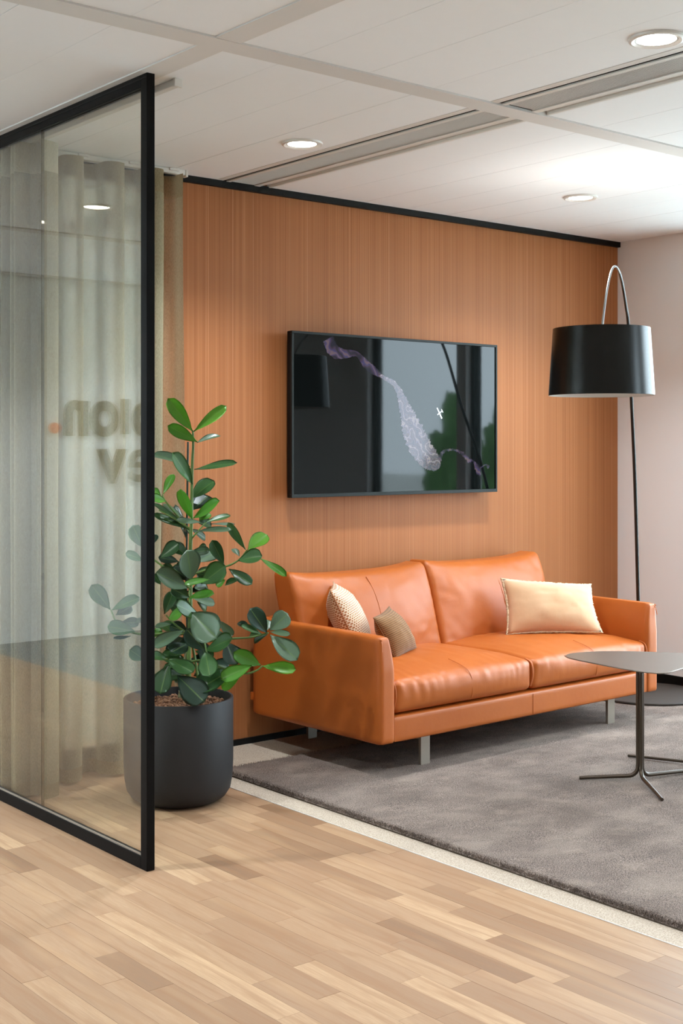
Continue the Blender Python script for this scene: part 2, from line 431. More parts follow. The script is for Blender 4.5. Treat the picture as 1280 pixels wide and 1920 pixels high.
# ceiling: slab with planks, grey strips
ceil = struct(box('ceiling', X0-0.15, X1+0.15, Y0-0.15, Y1+0.15, 2.66, 2.8, M['ceiling_dark']))
TB = [3.29+1.75*k for k in range(-4, 4)]
bars = [(b-0.047, b+0.047) for b in TB]
for b in TB:
    if not (-4 < b < 8.6) or abs(b-5.04) < 0.1: continue
    box('cross_strip', X0, X1, b-0.047, b+0.047, HC-0.006, 2.66, M['tbar'], ceil)
box('long_strip', 2.166, 2.257, Y0, Y1, HC-0.004, 2.66, M['tbar'], ceil)
xs = [2.166]
while xs[-1] > -3.9: xs.append(max(xs[-1]-0.288, -4.0))
cols = [(b, a) for a, b in zip(xs, xs[1:])]
cols += [(2.257, 2.477), (2.477, 2.764), (2.764, 3.05), (3.05, 3.325)]
xx = 3.63
while xx < XR-0.02:
    cols.append((xx, min(xx+0.285, XR))); xx += 0.285
rows = []
for a, b in zip([-4.0]+[t+0.047 for t in TB if t > -4], [t-0.047 for t in TB if t > -4]+[8.6]):
    if b-a > 0.2: rows.append((a, b))
PC = {}
for a, b in rows:
    aa, bb = (a, b)
    if abs(a-5.087) < 0.02: aa = 5.0
    if abs(b-4.993) < 0.02: bb = 5.0
    for c0, c1 in cols:
        key = (round(c1-c0, 4), round(bb-aa, 4))
        if key not in PC:
            bm = bmesh.new(); bm_box(bm, 0.0006, c1-c0-0.0006, 0.0006, bb-aa-0.0006, 0, 0.03, 0.0010, 1)
            me = bpy.data.meshes.new('ceiling_panel'); bm.to_mesh(me); bm.free(); me.materials.append(M['ceiling']); PC[key] = me
        o = bpy.data.objects.new('ceiling_panel', PC[key]); C.objects.link(o); o.parent = ceil
        o.location = (c0, aa, HC+random.uniform(-0.0004, 0.0004))

# orange wall with black head and base trims
struct(box('wall_back', 3.05, XR+0.02, YW, YW+0.12, 0, 2.66, M['orange']))
struct(box('trim_1', 3.05, XR, YW-0.022, YW, HC-0.03, HC+0.004, M['blacktrim']))
struct(box('baseboard_back', 3.05, XR, YW-0.012, YW, 0, 0.028, M['blacktrim']))
# right wall with tall windows beyond the frame edge
bm = bmesh.new()
def rw(y0, y1, z0, z1): bm_box(bm, XR, XR+0.15, y0, y1, z0, z1)
rw(4.35, 5.15, 0, 2.66); rw(3.46, 3.55, 0, 2.66); rw(1.55, 2.53, 0, 2.66); rw(-4.15, 0.3, 0, 2.66)
for a, b in ((3.55, 4.35), (2.53, 3.46), (0.3, 1.55)):
    rw(a, b, 0, 0.12); rw(a, b, 2.52, 2.66)
struct(obj('wall_right', bm, M['wallgrey']))
struct(box('baseboard_right', XR-0.012, XR, -4, YW-0.03, 0.004, 0.075, M['blacktrim']))
WN = [0]
def tall_window(x, a, b):
    WN[0] += 1
    wn = struct(empty('window_%d' % WN[0], (x, a, 0.12)))
    h_ = 2.4; wd = b-a
    for nm, y0, y1, z0, z1 in (('frame_side', 0, 0.03, 0, h_), ('frame_side', wd-0.03, wd, 0, h_), ('frame_rail', 0.03, wd-0.03, 0, 0.05), ('frame_rail', 0.03, wd-0.03, h_-0.05, h_)):
        box(nm, 0, 0.06, y0, y1, z0, z1, M['black'], wn)
    box('pane', 0.025, 0.033, 0.03, wd-0.03, 0.05, h_-0.05, M['winglass'], wn)
for a, b in ((3.55, 4.35), (2.53, 3.46), (0.3, 1.55)): tall_window(XR+0.05, a, b)
# remaining shell
bm = bmesh.new()
for a, b, z0, z1 in ((-4.0, 5.3, 0, 2.66), (8.35, 8.6, 0, 2.66), (5.3, 8.35, 0, 0.12), (5.3, 8.35, 2.5, 2.66)): bm_box(bm, X0-0.15, X0, a, b, z0, z1)
struct(obj('wall_left', bm, M['wallwhite']))
for a, b in ((5.3, 6.8), (6.8, 8.35)): tall_window(X0-0.11, a, b)  # unseen windows, added to bring daylight onto the lettered wall
struct(box('wall_front', X0, XR, Y0-0.15, Y0, 0, 2.66, M['wallwhite']))
struct(box('wall_far', X0, XR+0.15, Y1, Y1+0.15, 0, 2.66, M['wallwhite']))
bm = bmesh.new()
for a, b, z0, z1 in ((5.15, 5.4, 0, 2.66), (8.3, 8.6, 0, 2.66), (5.4, 8.3, 0, 0.12), (5.4, 8.3, 2.52, 2.66)): bm_box(bm, XR, XR+0.15, a, b, z0, z1)
struct(obj('wall_meeting_room', bm, M['wallwhite']))
for a, b in ((5.4, 6.85), (6.85, 8.3)): tall_window(XR+0.05, a, b)  # unseen windows, added to light the pale sheer from behind

# glazed partition behind the curtain, in line with the orange wall
gp = struct(empty('window_%d' % (WN[0]+1), (0, 0, 0)))
box('frame_rail', 2.2, 3.05, 5.02, 5.07, 0, 0.085, M['black'], gp)
box('frame_rail', 2.2, 3.05, 5.02, 5.07, HC-0.06, HC, M['black'], gp)
box('frame_side', 2.2, 2.235, 5.02, 5.07, 0.085, HC-0.06, M['black'], gp)
box('pane', 2.235, 3.05, 5.04, 5.05, 0.085, HC-0.06, M['glass'], gp)

# ------------------------------------------------------------------ ceiling fittings
def downlight(x, y, label, group=None, r=0.078, power=SPOT_W):
    t = empty('downlight', (x, y, HC), 0, label, 'downlight', group)
    lathe('trim_ring', [(r*0.80, -0.001), (r*0.82, -0.006), (r*0.95, -0.010), (r*1.05, -0.007), (r*1.08, -0.0005), (r*0.80, -0.0005)], M['trimwhite'], t, 40)
    lathe('reflector_ring', [(r*0.74, -0.0008), (r*0.75, -0.0045), (r*0.80, -0.0055), (r*0.805, -0.0008)], M['trimwhite'], t, 40)
    lathe('diffuser', [(0, -0.0035), (r*0.74, -0.0035), (r*0.74, -0.0005), (0, -0.0005)], M['lampdisc'], t, 32)
    ld = bpy.data.lights.new('downlight_beam', 'SPOT'); ld.energy = power; ld.spot_size = math.radians(126); ld.spot_blend = 0.75
    ld.shadow_soft_size = 0.055; ld.color = (0.86, 0.945, 1.0)
    lo = bpy.data.objects.new('downlight_beam', ld); C.objects.link(lo); lo.parent = t; lo.location = (0, 0, -0.02)
    return t
downlight(3.197, 2.428, 'round recessed downlight beside the slotted grille, farther from the orange wall')
downlight(3.195, 4.163, 'round recessed downlight between curtain track and slotted grille near the orange wall', power=SPOT_W*1.3)
downlight(4.932, 4.198, 'round recessed downlight in plain ceiling panels above the sofa and arc lamp', power=SPOT_W*1.3)
downlight(1.19, 4.16, 'round recessed downlight across the walkway from the glass screen', power=SPOT_W*2.2)
downlight(1.19, 5.91, 'round recessed downlight mirrored in the pane of the glass screen')
for (x, y) in ((-0.55, 5.91), (-0.55, 7.65), (1.19, 7.65)):
    downlight(x, y, 'round recessed downlight near the lettered wall beyond the glass screen', 'downlights by the lettered wall', power=SPOT_W*1.7)
for (x, y) in ((1.19, 2.43), (1.19, 0.69), (3.195, 0.69), (4.93, 2.43), (4.93, 0.69), (3.195, -1.05), (1.19, -1.05), (2.75, 6.3), (4.6, 6.3)):
    downlight(x, y, 'round recessed downlight in the wider office ceiling away from the sofa corner', 'downlights of the wider office')

def grille(y0, y1, label):
    t = empty('air_grille', (3.325, y0, HC), 0, label, 'air grille'); L = y1-y0
    box('tray', 0.0, 0.305, 0.0, L, 0.028, 0.05, M['slot_shade'], t)
    box('gap_shade', 0.0755, 0.2085, 0.004, L-0.004, 0.0022, 0.027, M['slot_shade'], t)  # dark block close behind the slats, standing in for shade in the gaps
    box('slot_shade', 0.0345, 0.0515, 0.004, L-0.004, 0.002, 0.027, M['slot_shade'], t)  # nearly flush dark strip in place of the shade inside the slot
    box('flange', 0.001, 0.034, 0.002, L-0.002, -0.001, 0.028, M['trimwhite'], t)
    box('rail', 0.052, 0.075, 0.004, L-0.004, -0.003, 0.028, M['trimwhite'], t)
    box('rail', 0.209, 0.240, 0.004, L-0.004, -0.003, 0.028, M['trimwhite'], t)
    box('recessed_strip', 0.240, 0.292, 0.004, L-0.004, 0.012, 0.028, M['tbar'], t)
    box('flange', 0.292, 0.304, 0.002, L-0.002, -0.001, 0.028, M['trimwhite'], t)
    b = bmesh.new(); yy = 0.012
    while yy < L-0.012:
        bm_box(b, 0.0755, 0.2085, yy, yy+0.0030, 0.0006, 0.0018); yy += 0.0066
    o = obj('louvre_slats', b, M['trimwhite'], t); o['kind'] = 'stuff'
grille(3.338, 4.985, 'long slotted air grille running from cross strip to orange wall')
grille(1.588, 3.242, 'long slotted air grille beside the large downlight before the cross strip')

# curtain tracks
t = empty('curtain_track', (2.318, 3.69, HC), 0, 'white curtain track whose open end pokes past the black glass frame', 'curtain track')
box('rail', -0.013, 0.013, 0.012, 1.28, -0.024, -0.001, M['trimwhite'], t, 0.002, 1)
box('end_cap', -0.016, 0.016, 0.0, 0.012, -0.028, 0.0, M['trimwhite'], t, 0.002, 1)
for yy in (0.13, 0.63): box('bracket', -0.020, 0.020, yy, yy+0.05, -0.012, 0.0, M['trimwhite'], t, 0.002, 1)
t = empty('curtain_track', (2.40, 4.90, HC), 0, 'white curtain track ending at the corner of the orange wall', 'curtain track')
box('rail', 0.0, 0.705, -0.013, 0.013, -0.024, -0.001, M['trimwhite'], t, 0.002, 1)
box('end_cap', 0.705, 0.717, -0.016, 0.016, -0.030, 0.0, M['trimwhite'], t, 0.002, 1)
for xx in (0.18, 0.42, 0.62): box('bracket', xx, xx+0.05, -0.020, 0.020, -0.012, 0.0, M['trimwhite'], t, 0.002, 1)

# curtains
def curtain(name, path, z0, z1, mat, hem, label, group=None, flare=0.0, topband=0.10, head=None):
    t = empty(name, (path[0][0], path[0][1], 0), 0, label, 'curtain', group)
    off = Vector((path[0][0], path[0][1], 0)); n = len(path)
    def sheet(nm, za, zb, m, nz):
        b = bmesh.new(); g = []
        for j in range(nz+1):
            z = za+(zb-za)*j/nz; r = []
            for i, (x, y) in enumerate(path):
                s = 1.0-(z-z0)/(z1-z0)
                wob = flare*s*(noise.noise(Vector((i*0.16, z*0.7, 1.3))))
                wob2 = flare*s*(noise.noise(Vector((i*0.16, z*0.7, 7.7))))
                r.append(b.verts.new((x+wob-off.x, y+wob2-off.y, z)))
            g.append(r)
        for j in range(nz):
            for i in range(n-1): b.faces.new((g[j][i], g[j][i+1], g[j+1][i+1], g[j+1][i]))
        return smooth(obj(nm, b, m, t), 180)
    sheet('hem', z0, z0+0.055, hem, 2)
    sheet('cloth', z0+0.055, z1-topband, mat, 26)
    sheet('heading', z1-topband, z1, head or hem, 3)
    return t
def wave_u(x0, x1, y, amp, waves, ph=0.0, n=None):
    n = n or int(waves*22); out = []
    for i in range(n+1):
        s = i/n; a = 2*PI*waves*s+ph
        out.append((x0+(x1-x0)*s+0.34*(x1-x0)/waves*0.5*math.sin(2*a)*-0.55, y+amp*math.sin(a)))
    return out
curtain('sheer_curtain', wave_u(2.415, 3.085, 4.885, 0.062, 3.5, 0.6), 0.012, HC-0.026, M['sheer'], M['sheer_hem'], 'olive sheer wave curtain drawn open to the edge of the orange wall', flare=0.03)
pp = []
nf = 7
for i in range(nf*16+1):
    s = i/(nf*16); a = 2*PI*nf*s
    pp.append((2.312+0.070*math.sin(a)+0.012*math.sin(2.3*a), 4.72+0.28*s+0.012*math.sin(2*a)))
pp = [(2.30, 4.655), (2.33, 4.66), (2.36, 4.668), (2.385, 4.682), (2.395, 4.70), (2.385, 4.715), (2.36, 4.715)]+pp
curtain('sheer_curtain', pp, 0.012, HC-0.026, M['sheer_dense'], M['sheer_hem'], 'olive sheer curtain bunched in tight folds against the glass screen', flare=0.016, topband=0.12, head=M['tape'])
curtain('sheer_curtain', wave_u(2.26, 3.6, 5.30, 0.05, 7.0, 1.0), 0.03, HC-0.03, M['sheer_pale'], M['sheer_pale'], 'pale sheer curtain hanging in the room behind the glazed partition', flare=0.03)

# ------------------------------------------------------------------ framed glass screen
XG = 2.193
t = empty('glass_screen', (XG, 3.684, 0), 0, 'black framed full-height clear glass screen standing beside the planter', 'glass screen')
GL = 2.4
box('post', 0, 0.030, 0, 0.040, 0, HC-0.003, M['black'], t, 0.0015, 1)
box('post', 0, 0.030, GL-0.04, GL, 0, HC-0.003, M['black'], t, 0.0015, 1)
box('bottom_rail', 0, 0.030, 0.040, GL-0.04, 0, 0.042, M['black'], t, 0.0012, 1)
box('top_rail', 0, 0.030, 0.040, GL-0.04, HC-0.045, HC-0.003, M['black'], t, 0.0012, 1)
box('top_channel', -0.002, 0.0, 0.0, GL, HC-0.020, HC-0.016, M['blacktrim'], t)
box('glazing_bead', 0.0045, 0.0085, 0.040, GL-0.04, 0.042, 0.048, M['steel'], t)
JY = 0.772
box('pane', 0.010, 0.020, 0.040, JY-0.002, 0.042, HC-0.045, M['glass'], t)
box('pane', 0.010, 0.020, JY+0.002, GL-0.04, 0.042, HC-0.045, M['glass'], t)
box('glass_joint', 0.0095, 0.0205, JY-0.0019, JY+0.0019, 0.042, HC-0.045, M['joint'], t)

# ------------------------------------------------------------------ lettering on the far wall (seen mirrored in the glass)
t = empty('wall_sign', (0.04, Y1, 1.48), 0, 'brown raised wall lettering ending in an orange full stop', 'sign')
def letter(ch, x, z, size, mat, bold=0.012, sx=1.0):
    fc = bpy.data.curves.new('letter', 'FONT'); fc.body = ch; fc.size = size; fc.extrude = 0.012; fc.offset = bold
    tmp = bpy.data.objects.new('tmp', fc); C.objects.link(tmp); bpy.context.view_layer.update()
    dg = bpy.context.evaluated_depsgraph_get(); me = bpy.data.meshes.new_from_object(tmp.evaluated_get(dg))
    bpy.data.objects.remove(tmp); me.materials.clear(); me.materials.append(mat)
    x0 = min(v.co.x for v in me.vertices)
    for v in me.vertices: v.co = Vector(((v.co.x-x0)*sx, -v.co.z, v.co.y))
    for p in me.polygons: p.use_smooth = False
    o = bpy.data.objects.new('letter', me); C.objects.link(o); o.parent = t; o.location = (x, -0.0125, z)
    return o
for ch, x, z in (('p', -0.775, 0), ('o', -0.456, 0), ('n', -0.205, 0)):
    letter(ch, x-0.04, z, 0.50, M['letter'], 0.016, 0.86)
box('letter', -0.584, -0.524, -0.0245, -0.0005, 0, 0.262, M['letter'], t)
for ch, x, z in (('e', -0.745, -0.35), ('v', -0.525, -0.35)):
    letter(ch, x-0.04, z, 0.50, M['letter'], 0.006 if ch == 'e' else 0.014, 0.94)
bm = bmesh.new(); bm_lathe(bm, [(0, -0.012), (0.039, -0.012), (0.039, 0.012), (0, 0.012)], 32)
bmesh.ops.rotate(bm, verts=bm.verts, matrix=Matrix.Rotation(PI/2, 3, 'X'))
o = obj('full_stop', bm, M['letter_dot'], t, (0.025, -0.0125, 0.04)); o['label'] = 'orange full stop'

# ------------------------------------------------------------------ television
TVX0, TVX1, TVZ0, TVZ1, TVY = 3.704, 5.086, 1.141, 1.929, 4.905
t = empty('television', (TVX0, TVY, TVZ0), 0, 'black flat television hung on the orange wall showing a marbled river picture', 'television')
W, H = TVX1-TVX0, TVZ1-TVZ0
bm = bmesh.new(); bm_box(bm, 0, W, 0.012, 0.038, 0, H, 0.002, 1); smooth(obj('body', bm, M['blacktrim'], t))
box('wall_mount', W*0.3, W*0.7, 0.038, YW-TVY-0.0005, H*0.25, H*0.75, M['blacktrim'], t)
for nm, a in (('bezel', (0, W, 0, 0.017)), ('bezel', (0, W, H-0.012, H)), ('bezel', (0, 0.012, 0.017, H-0.012)), ('bezel', (W-0.012, W, 0.017, H-0.012))):
    box(nm, a[0], a[1], 0.0, 0.014, a[2], a[3], M['bezel'], t, 0.001, 1)
scr = box('screen', 0.012, W-0.012, 0.006, 0.011, 0.017, H-0.012, M['screen'], t)
# picture: ribbons laid flat on the screen; (u, v, half width) with u, v measured on the screen face
def ribbon(nm, pts, mat, jag=0.0, seed=1):
    r_ = random.Random(seed); P3 = catmull([(p[0], p[1], p[2]) for p in pts], 10)
    b = bmesh.new(); prev = None
    for i, q in enumerate(P3):
        a = P3[max(i-1, 0)]; c_ = P3[min(i+1, len(P3)-1)]
        d = Vector((c_.x-a.x, c_.y-a.y)); d = d.normalized() if d.length > 1e-6 else Vector((1, 0)); nn = Vector((-d.y, d.x))
        w1 = max(0.001, q.z*(1+jag*r_.uniform(-1, 1))); w2 = max(0.001, q.z*(1+jag*r_.uniform(-1, 1)))
        v1 = b.verts.new((q.x+nn.x*w1, 0.0056, q.y+nn.y*w1)); v2 = b.verts.new((q.x-nn.x*w2, 0.0056, q.y-nn.y*w2))
        if prev: b.faces.new((prev[0], prev[1], v2, v1))
        prev = (v1, v2)
    return obj(nm, b, mat, scr)
def tvp(cx, cy):      # a spot on the picture, from proportions of the screen (0..1 across, 0..1 down)
    return (0.012+cx*(W-0.024), 0.017+(1-cy)*(H-0.029))
def tvpts(l): return [(*tvp(a, b), c_) for a, b, c_ in l]
ribbon('screen_picture', tvpts([(0.155, 0.02, 0.034), (0.175, 0.085, 0.034), (0.215, 0.11, 0.026), (0.285, 0.105, 0.012), (0.325, 0.16, 0.02), (0.36, 0.20, 0.022), (0.40, 0.235, 0.012)]), M['picture_deep'], 0.12, 3)
ribbon('screen_picture', tvpts([(0.39, 0.23, 0.008), (0.43, 0.26, 0.011), (0.465, 0.285, 0.014), (0.495, 0.35, 0.022), (0.515, 0.42, 0.034), (0.535, 0.50, 0.050), (0.555, 0.58, 0.064), (0.58, 0.66, 0.070), (0.62, 0.74, 0.066), (0.66, 0.80, 0.052), (0.69, 0.83, 0.03), (0.70, 0.84, 0.008)]), M['picture'], 0.16, 5)
ribbon('screen_picture', tvpts([(0.695, 0.79, 0.016), (0.72, 0.735, 0.008), (0.76, 0.725, 0.006), (0.80, 0.735, 0.007), (0.835, 0.77, 0.010), (0.855, 0.80, 0.011), (0.875, 0.80, 0.004), (0.895, 0.84, 0.014), (0.905, 0.885, 0.016), (0.92, 0.85, 0.004), (0.95, 0.83, 0.004), (0.965, 0.85, 0.011)]), M['picture_deep'], 0.5, 9)
pc = Vector(tvp(0.697, 0.475))
b = bmesh.new()
def pl(l):
    a = math.radians(-58)
    b.faces.new([b.verts.new((pc.x+(x*math.cos(a)-y*math.sin(a))*1.0, 0.0054, pc.y+x*math.sin(a)+y*math.cos(a))) for x, y in l])
pl([(-0.032, -0.003), (0.032, -0.004), (0.033, 0.004), (-0.032, 0.003)]); pl([(-0.0028, -0.016), (0.0028, -0.016), (0.0018, 0.026), (-0.0018, 0.026)]); pl([(-0.010, 0.021), (0.010, 0.021), (0.010, 0.025), (-0.010, 0.025)])
obj('plane_picture', b, M['plane_icon'], scr)

# ------------------------------------------------------------------ rug
def make_rug():
    x0, x1, y0, y1 = 3.10, 6.0, 1.0, 4.615
    t = empty('area_rug', (x0, y0, 0.001), 0, 'large taupe grey pile rug under sofa and side tables', 'rug')
    b = bmesh.new(); nx, ny = 170, 210; g = []
    for j in range(ny+1):
        r = []
        for i in range(nx+1):
            # denser towards the borders so that the rolled edge is smooth
            u = i/nx; v = j/ny
            x = (x1-x0)*u; y = (y1-y0)*v
            e = min(x, (x1-x0)-x, y, (y1-y0)-y)
            z = 0.018*(1-max(0.0, 1-e/0.022)**2.2*0.72)
            wx = x0+x; wy = y0+y
            z += 0.0016*noise.noise(Vector((wx*5, wy*5, 0)))+0.0011*noise.noise(Vector((wx*24, wy*24, 3)))
            jx = 0.004*noise.noise(Vector((wy*40, 0, 5))) if i in (0, nx) else 0
            jy = 0.004*noise.noise(Vector((wx*40, 0, 5))) if j in (0, ny) else 0
            r.append(b.verts.new((x+jx, y+jy, max(0.003, z))))
        g.append(r)
    for j in range(ny):
        for i in range(nx): b.faces.new((g[j][i], g[j][i+1], g[j+1][i+1], g[j+1][i]))
    smooth(obj('pile', b, M['rug'], t), 180)
    box('backing', 0.0, x1-x0, 0.0, y1-y0, 0.0, 0.0045, M['rugback'], t)
    # upright tufts along the two visible borders
    b = bmesh.new(); r_ = random.Random(4)
    def tuft(x, y, z, h, lean):
        w_ = 0.0016
        a = r_.uniform(0, PI); dx, dy = math.cos(a)*w_, math.sin(a)*w_
        v1 = b.verts.new((x-dx, y-dy, z)); v2 = b.verts.new((x+dx, y+dy, z)); v3 = b.verts.new((x+lean[0]+r_.uniform(-.003, .003), y+lean[1]+r_.uniform(-.003, .003), z+h))
        b.faces.new((v1, v2, v3))
    for i in range(14000):
        y = r_.uniform(0.6, y1-y0); tuft(r_.uniform(0.0, 0.03), y, 0.003+0.010*r_.random(), r_.uniform(0.006, 0.012), (-0.003, 0))
    for i in range(5000):
        x = r_.uniform(0, x1-x0); tuft(x, (y1-y0)-r_.uniform(0, 0.03), 0.003+0.010*r_.random(), r_.uniform(0.006, 0.012), (0, 0.003))
    o = obj('edge_tufts', b, M['rug'], t); o['kind'] = 'stuff'
make_rug()
RZ = 0.019

# ------------------------------------------------------------------ sofa
def rounded(b, x0, x1, y0, y1, z0, z1, r, n=(16, 16, 8), fn=None):
    cx, cy, cz = (x0+x1)/2, (y0+y1)/2, (z0+z1)/2; hx, hy, hz = (x1-x0)/2, (y1-y0)/2, (z1-z0)/2
    vm = {}
    def vert(i, j, k):
        key = (i, j, k)
        if key in vm: return vm[key]
        p = []
        for a, nn, h in ((i, n[0], hx), (j, n[1], hy), (k, n[2], hz)):
            s = 2*a/nn-1
            # push samples towards the borders
            s = math.copysign(abs(s)**0.72, s); p.append(s*h)
        p = Vector(p); q = Vector((max(-hx+r, min(hx-r, p.x)), max(-hy+r, min(hy-r, p.y)), max(-hz+r, min(hz-r, p.z))))
        d = p-q
        if d.length > 1e-9: p = q+d.normalized()*min(r, max(abs(d.x), abs(d.y), abs(d.z)))
        u = (p.x/hx, p.y/hy, p.z/hz)
        p = Vector((p.x+cx, p.y+cy, p.z+cz))
        if fn: p = fn(p, u)
        vm[key] = b.verts.new(p); return vm[key]
    def quad(f): 
        b.faces.new(f)
    for i in range(n[0]):
        for j in range(n[1]):
            quad((vert(i, j, 0), vert(i, j+1, 0), vert(i+1, j+1, 0), vert(i+1, j, 0)))
            quad((vert(i, j, n[2]), vert(i+1, j, n[2]), vert(i+1, j+1, n[2]), vert(i, j+1, n[2])))
    for i in range(n[0]):
        for k in range(n[2]):
            quad((vert(i, 0, k), vert(i+1, 0, k), vert(i+1, 0, k+1), vert(i, 0, k+1)))
            quad((vert(i, n[1], k), vert(i, n[1], k+1), vert(i+1, n[1], k+1), vert(i+1, n[1], k)))
    for j in range(n[1]):
        for k in range(n[2]):
            quad((vert(0, j, k), vert(0, j, k+1), vert(0, j+1, k+1), vert(0, j+1, k)))
            quad((vert(n[0], j, k), vert(n[0], j+1, k), vert(n[0], j+1, k+1), vert(n[0], j, k+1)))

def make_sofa():
    t = empty('leather_sofa', (3.516, 4.050, 0), math.radians(1.3), 'cognac orange leather two-seat sofa on steel legs against orange wall', 'sofa')
    Wd, Dp = 1.885, 0.885; ARM = 0.082; ZB, ZA = 0.15, 0.598
    # arms
    for x0 in (0.0, Wd-ARM):
        left = x0 == 0.0
        def fn(p, u, left=left, x0=x0):
            # crown falls a little towards the front and the top leans outward
            if u[2] > 0.4: p.z -= 0.012*max(0, 0.35-(p.y))*0.6
            s = (p.z-ZB)/(ZA-ZB)
            inner = (p.x-x0)/ARM if left else 1-(p.x-x0)/ARM
            p.x += (-1 if left else 1)*0.0*s
            if s > 0.62 and inner > 0.5:
                p.x += (-1 if left else 1)*0.030*((s-0.62)/0.38)**2*(inner-0.5)*2
            p.y += 0.012*max(0, s-0.7)/0.3*(1 if u[1] < 0 else 0)
            return p
        b = bmesh.new(); rounded(b, x0, x0+ARM, 0, Dp, ZB, ZA, 0.016, (8, 20, 24), fn)
        a = smooth(obj('arm', b, M['leather'], t), 60)
        xo = x0+0.007 if left else x0+ARM-0.007
        tube('piping', catmull([(xo, Dp-0.03, ZA-0.006), (xo, 0.4, ZA-0.006), (xo, 0.045, ZA-0.009), (xo+(0.004 if left else -0.004), 0.010, ZA-0.022), (xo, 0.0, ZA-0.06)], 6), 0.0022, M['seam'], a, 6)
    # base and back shell
    def fb(p, u): return p
    b = bmesh.new(); rounded(b, ARM-0.004, Wd-ARM+0.004, 0.004, Dp-0.05, ZB, 0.262, 0.014, (24, 8, 8), fb)
    bs = smooth(obj('base', b, M['leather'], t), 60)
    tube('seam', [(Wd/2, 0.0035, ZB+0.01), (Wd/2, 0.0035, 0.252)], 0.0016, M['seam'], bs, 6)
    b = bmesh.new(); rounded(b, ARM-0.004, Wd-ARM+0.004, Dp-0.075, Dp, ZB, ZA, 0.016, (24, 8, 16), fb)
    smooth(obj('back_panel', b, M['leather'], t), 60)
    # seat cushions
    mid = Wd/2; wi = (Wd-2*ARM)/2-0.004
    for i in range(2):
        xa = ARM+0.004 if i == 0 else mid+0.001
        xb = xa+wi
        def fs(p, u, i=i):
            top = max(0.0, u[2]); bot = max(0.0, -u[2])
            cr = (1-abs(u[0])**2.4)*(1-abs(u[1])**2.6)
            p.z += 0.034*top*cr
            if u[1] < -0.5:                                  # bulging front with falling upper edge
                s = (-u[1]-0.5)/0.5
                p.z -= 0.012*s*top
                p.y -= 0.020*(1-abs(u[2])**2)*(1-abs(u[0])**4)*s
            wr = noise.noise(Vector((p.x*9+i*5, p.y*5, p.z*9)))*0.0028+noise.noise(Vector((p.x*30+i*3, p.y*8, p.z*8)))*0.0022
            p.z += wr*top
            if u[1] < -0.8: p.y += noise.noise(Vector((p.x*34+i*7, p.z*9, 2)))*0.0042*max(0.0, u[2]+0.7)
            return p
        b = bmesh.new(); rounded(b, xa, xb, 0.010, 0.68, 0.268, 0.418, 0.030, (64, 44, 18), fs)
        s = smooth(obj('seat_cushion', b, M['leather'], t), 180)
        for xe in (xa+0.002, xb-0.002):
            tube('piping', catmull([(xe, 0.02, 0.285), (xe, 0.004, 0.34), (xe, 0.014, 0.392), (xe, 0.05, 0.408)], 5), 0.003, M['seam'], s, 6)
        xs_ = xa+wi*0.52
        tube('seam', catmull([(xs_, -0.0015, 0.285), (xs_, -0.009, 0.33), (xs_-0.004, -0.002, 0.385), (xs_-0.012, 0.03, 0.418), (xs_-0.02, 0.12, 0.4435)], 6), 0.0016, M['leather'], s, 6)
    # back cushions, leaning
    for i in range(2):
        xa = ARM+0.003 if i == 0 else mid+0.002
        xb = xa+wi
        def fk(p, u, i=i):
            face = max(0.0, -u[1]); cr = (1-abs(u[0])**2.6)*(1-abs(u[2])**2.4)
            p.y -= 0.042*face*cr
            p.y += 0.02*max(0, u[1])*cr*-1
            if u[2] > 0.5:
                e = (u[2]-0.5)/0.5
                p.z += (0.020*abs(u[0])**4-0.008*(1-u[0]*u[0]))*e
                p.y += 0.02*e*e*(-u[1])*0.9
            s = (p.z-0.39)
            p.y += 0.30*s
            if i == 1: p.z += 0.008*max(0, u[2])
            edge = max(abs(u[0])**3, abs(u[2])**3)
            p.y -= (noise.noise(Vector((p.x*7+i*4, p.z*6, 1)))*0.004+noise.noise(Vector((p.x*16+p.z*9+i*9, p.z*22-p.x*7, 5)))*(0.0015+0.0055*edge*(1-max(abs(u[0]), abs(u[2]))**8)))*face
            return p
        b = bmesh.new(); rounded(b, xa, xb, 0.575, 0.735, 0.385, 0.792, 0.024, (56, 16, 44), fk)
        s = smooth(obj('back_cushion', b, M['leather'], t), 180)
        xs_ = xa+wi*0.52
        pts = []
        for k_ in range(13):
            u2 = -0.86+1.72*k_/12; z = 0.5885+u2*0.2035
            cr = (1-0.04**2.6)*(1-abs(u2)**2.4)
            yy = 0.575-0.042*cr+0.30*(z-0.39)
            if u2 > 0.5: yy += 0.02*((u2-0.5)/0.5)**2*0.9
            yy -= 0.0005
            pts.append((xs_+0.01*math.sin(k_*0.3), yy, z))
        tube('seam', pts, 0.0022, M['leather'], s, 8)
    # steel legs: two sleds
    for xc in (0.285, Wd-0.285-0.04):
        f = box('sled_bar', xc, xc+0.055, 0.075, Dp-0.06, ZB-0.022, ZB-0.001, M['steel'], t, 0.002, 1)
        box('leg', xc, xc+0.055, 0.060, 0.075, RZ-0.004, ZB-0.001, M['steel'], f, 0.0015, 1)
        box('leg', xc, xc+0.055, Dp-0.06, Dp-0.045, 0.001, ZB-0.001, M['steel'], f, 0.0015, 1)
    o = box('leather_tag', -0.006, 0.006, Dp-0.006, Dp+0.004, 0.215, 0.250, M['leather'], t)
    return t
make_sofa()

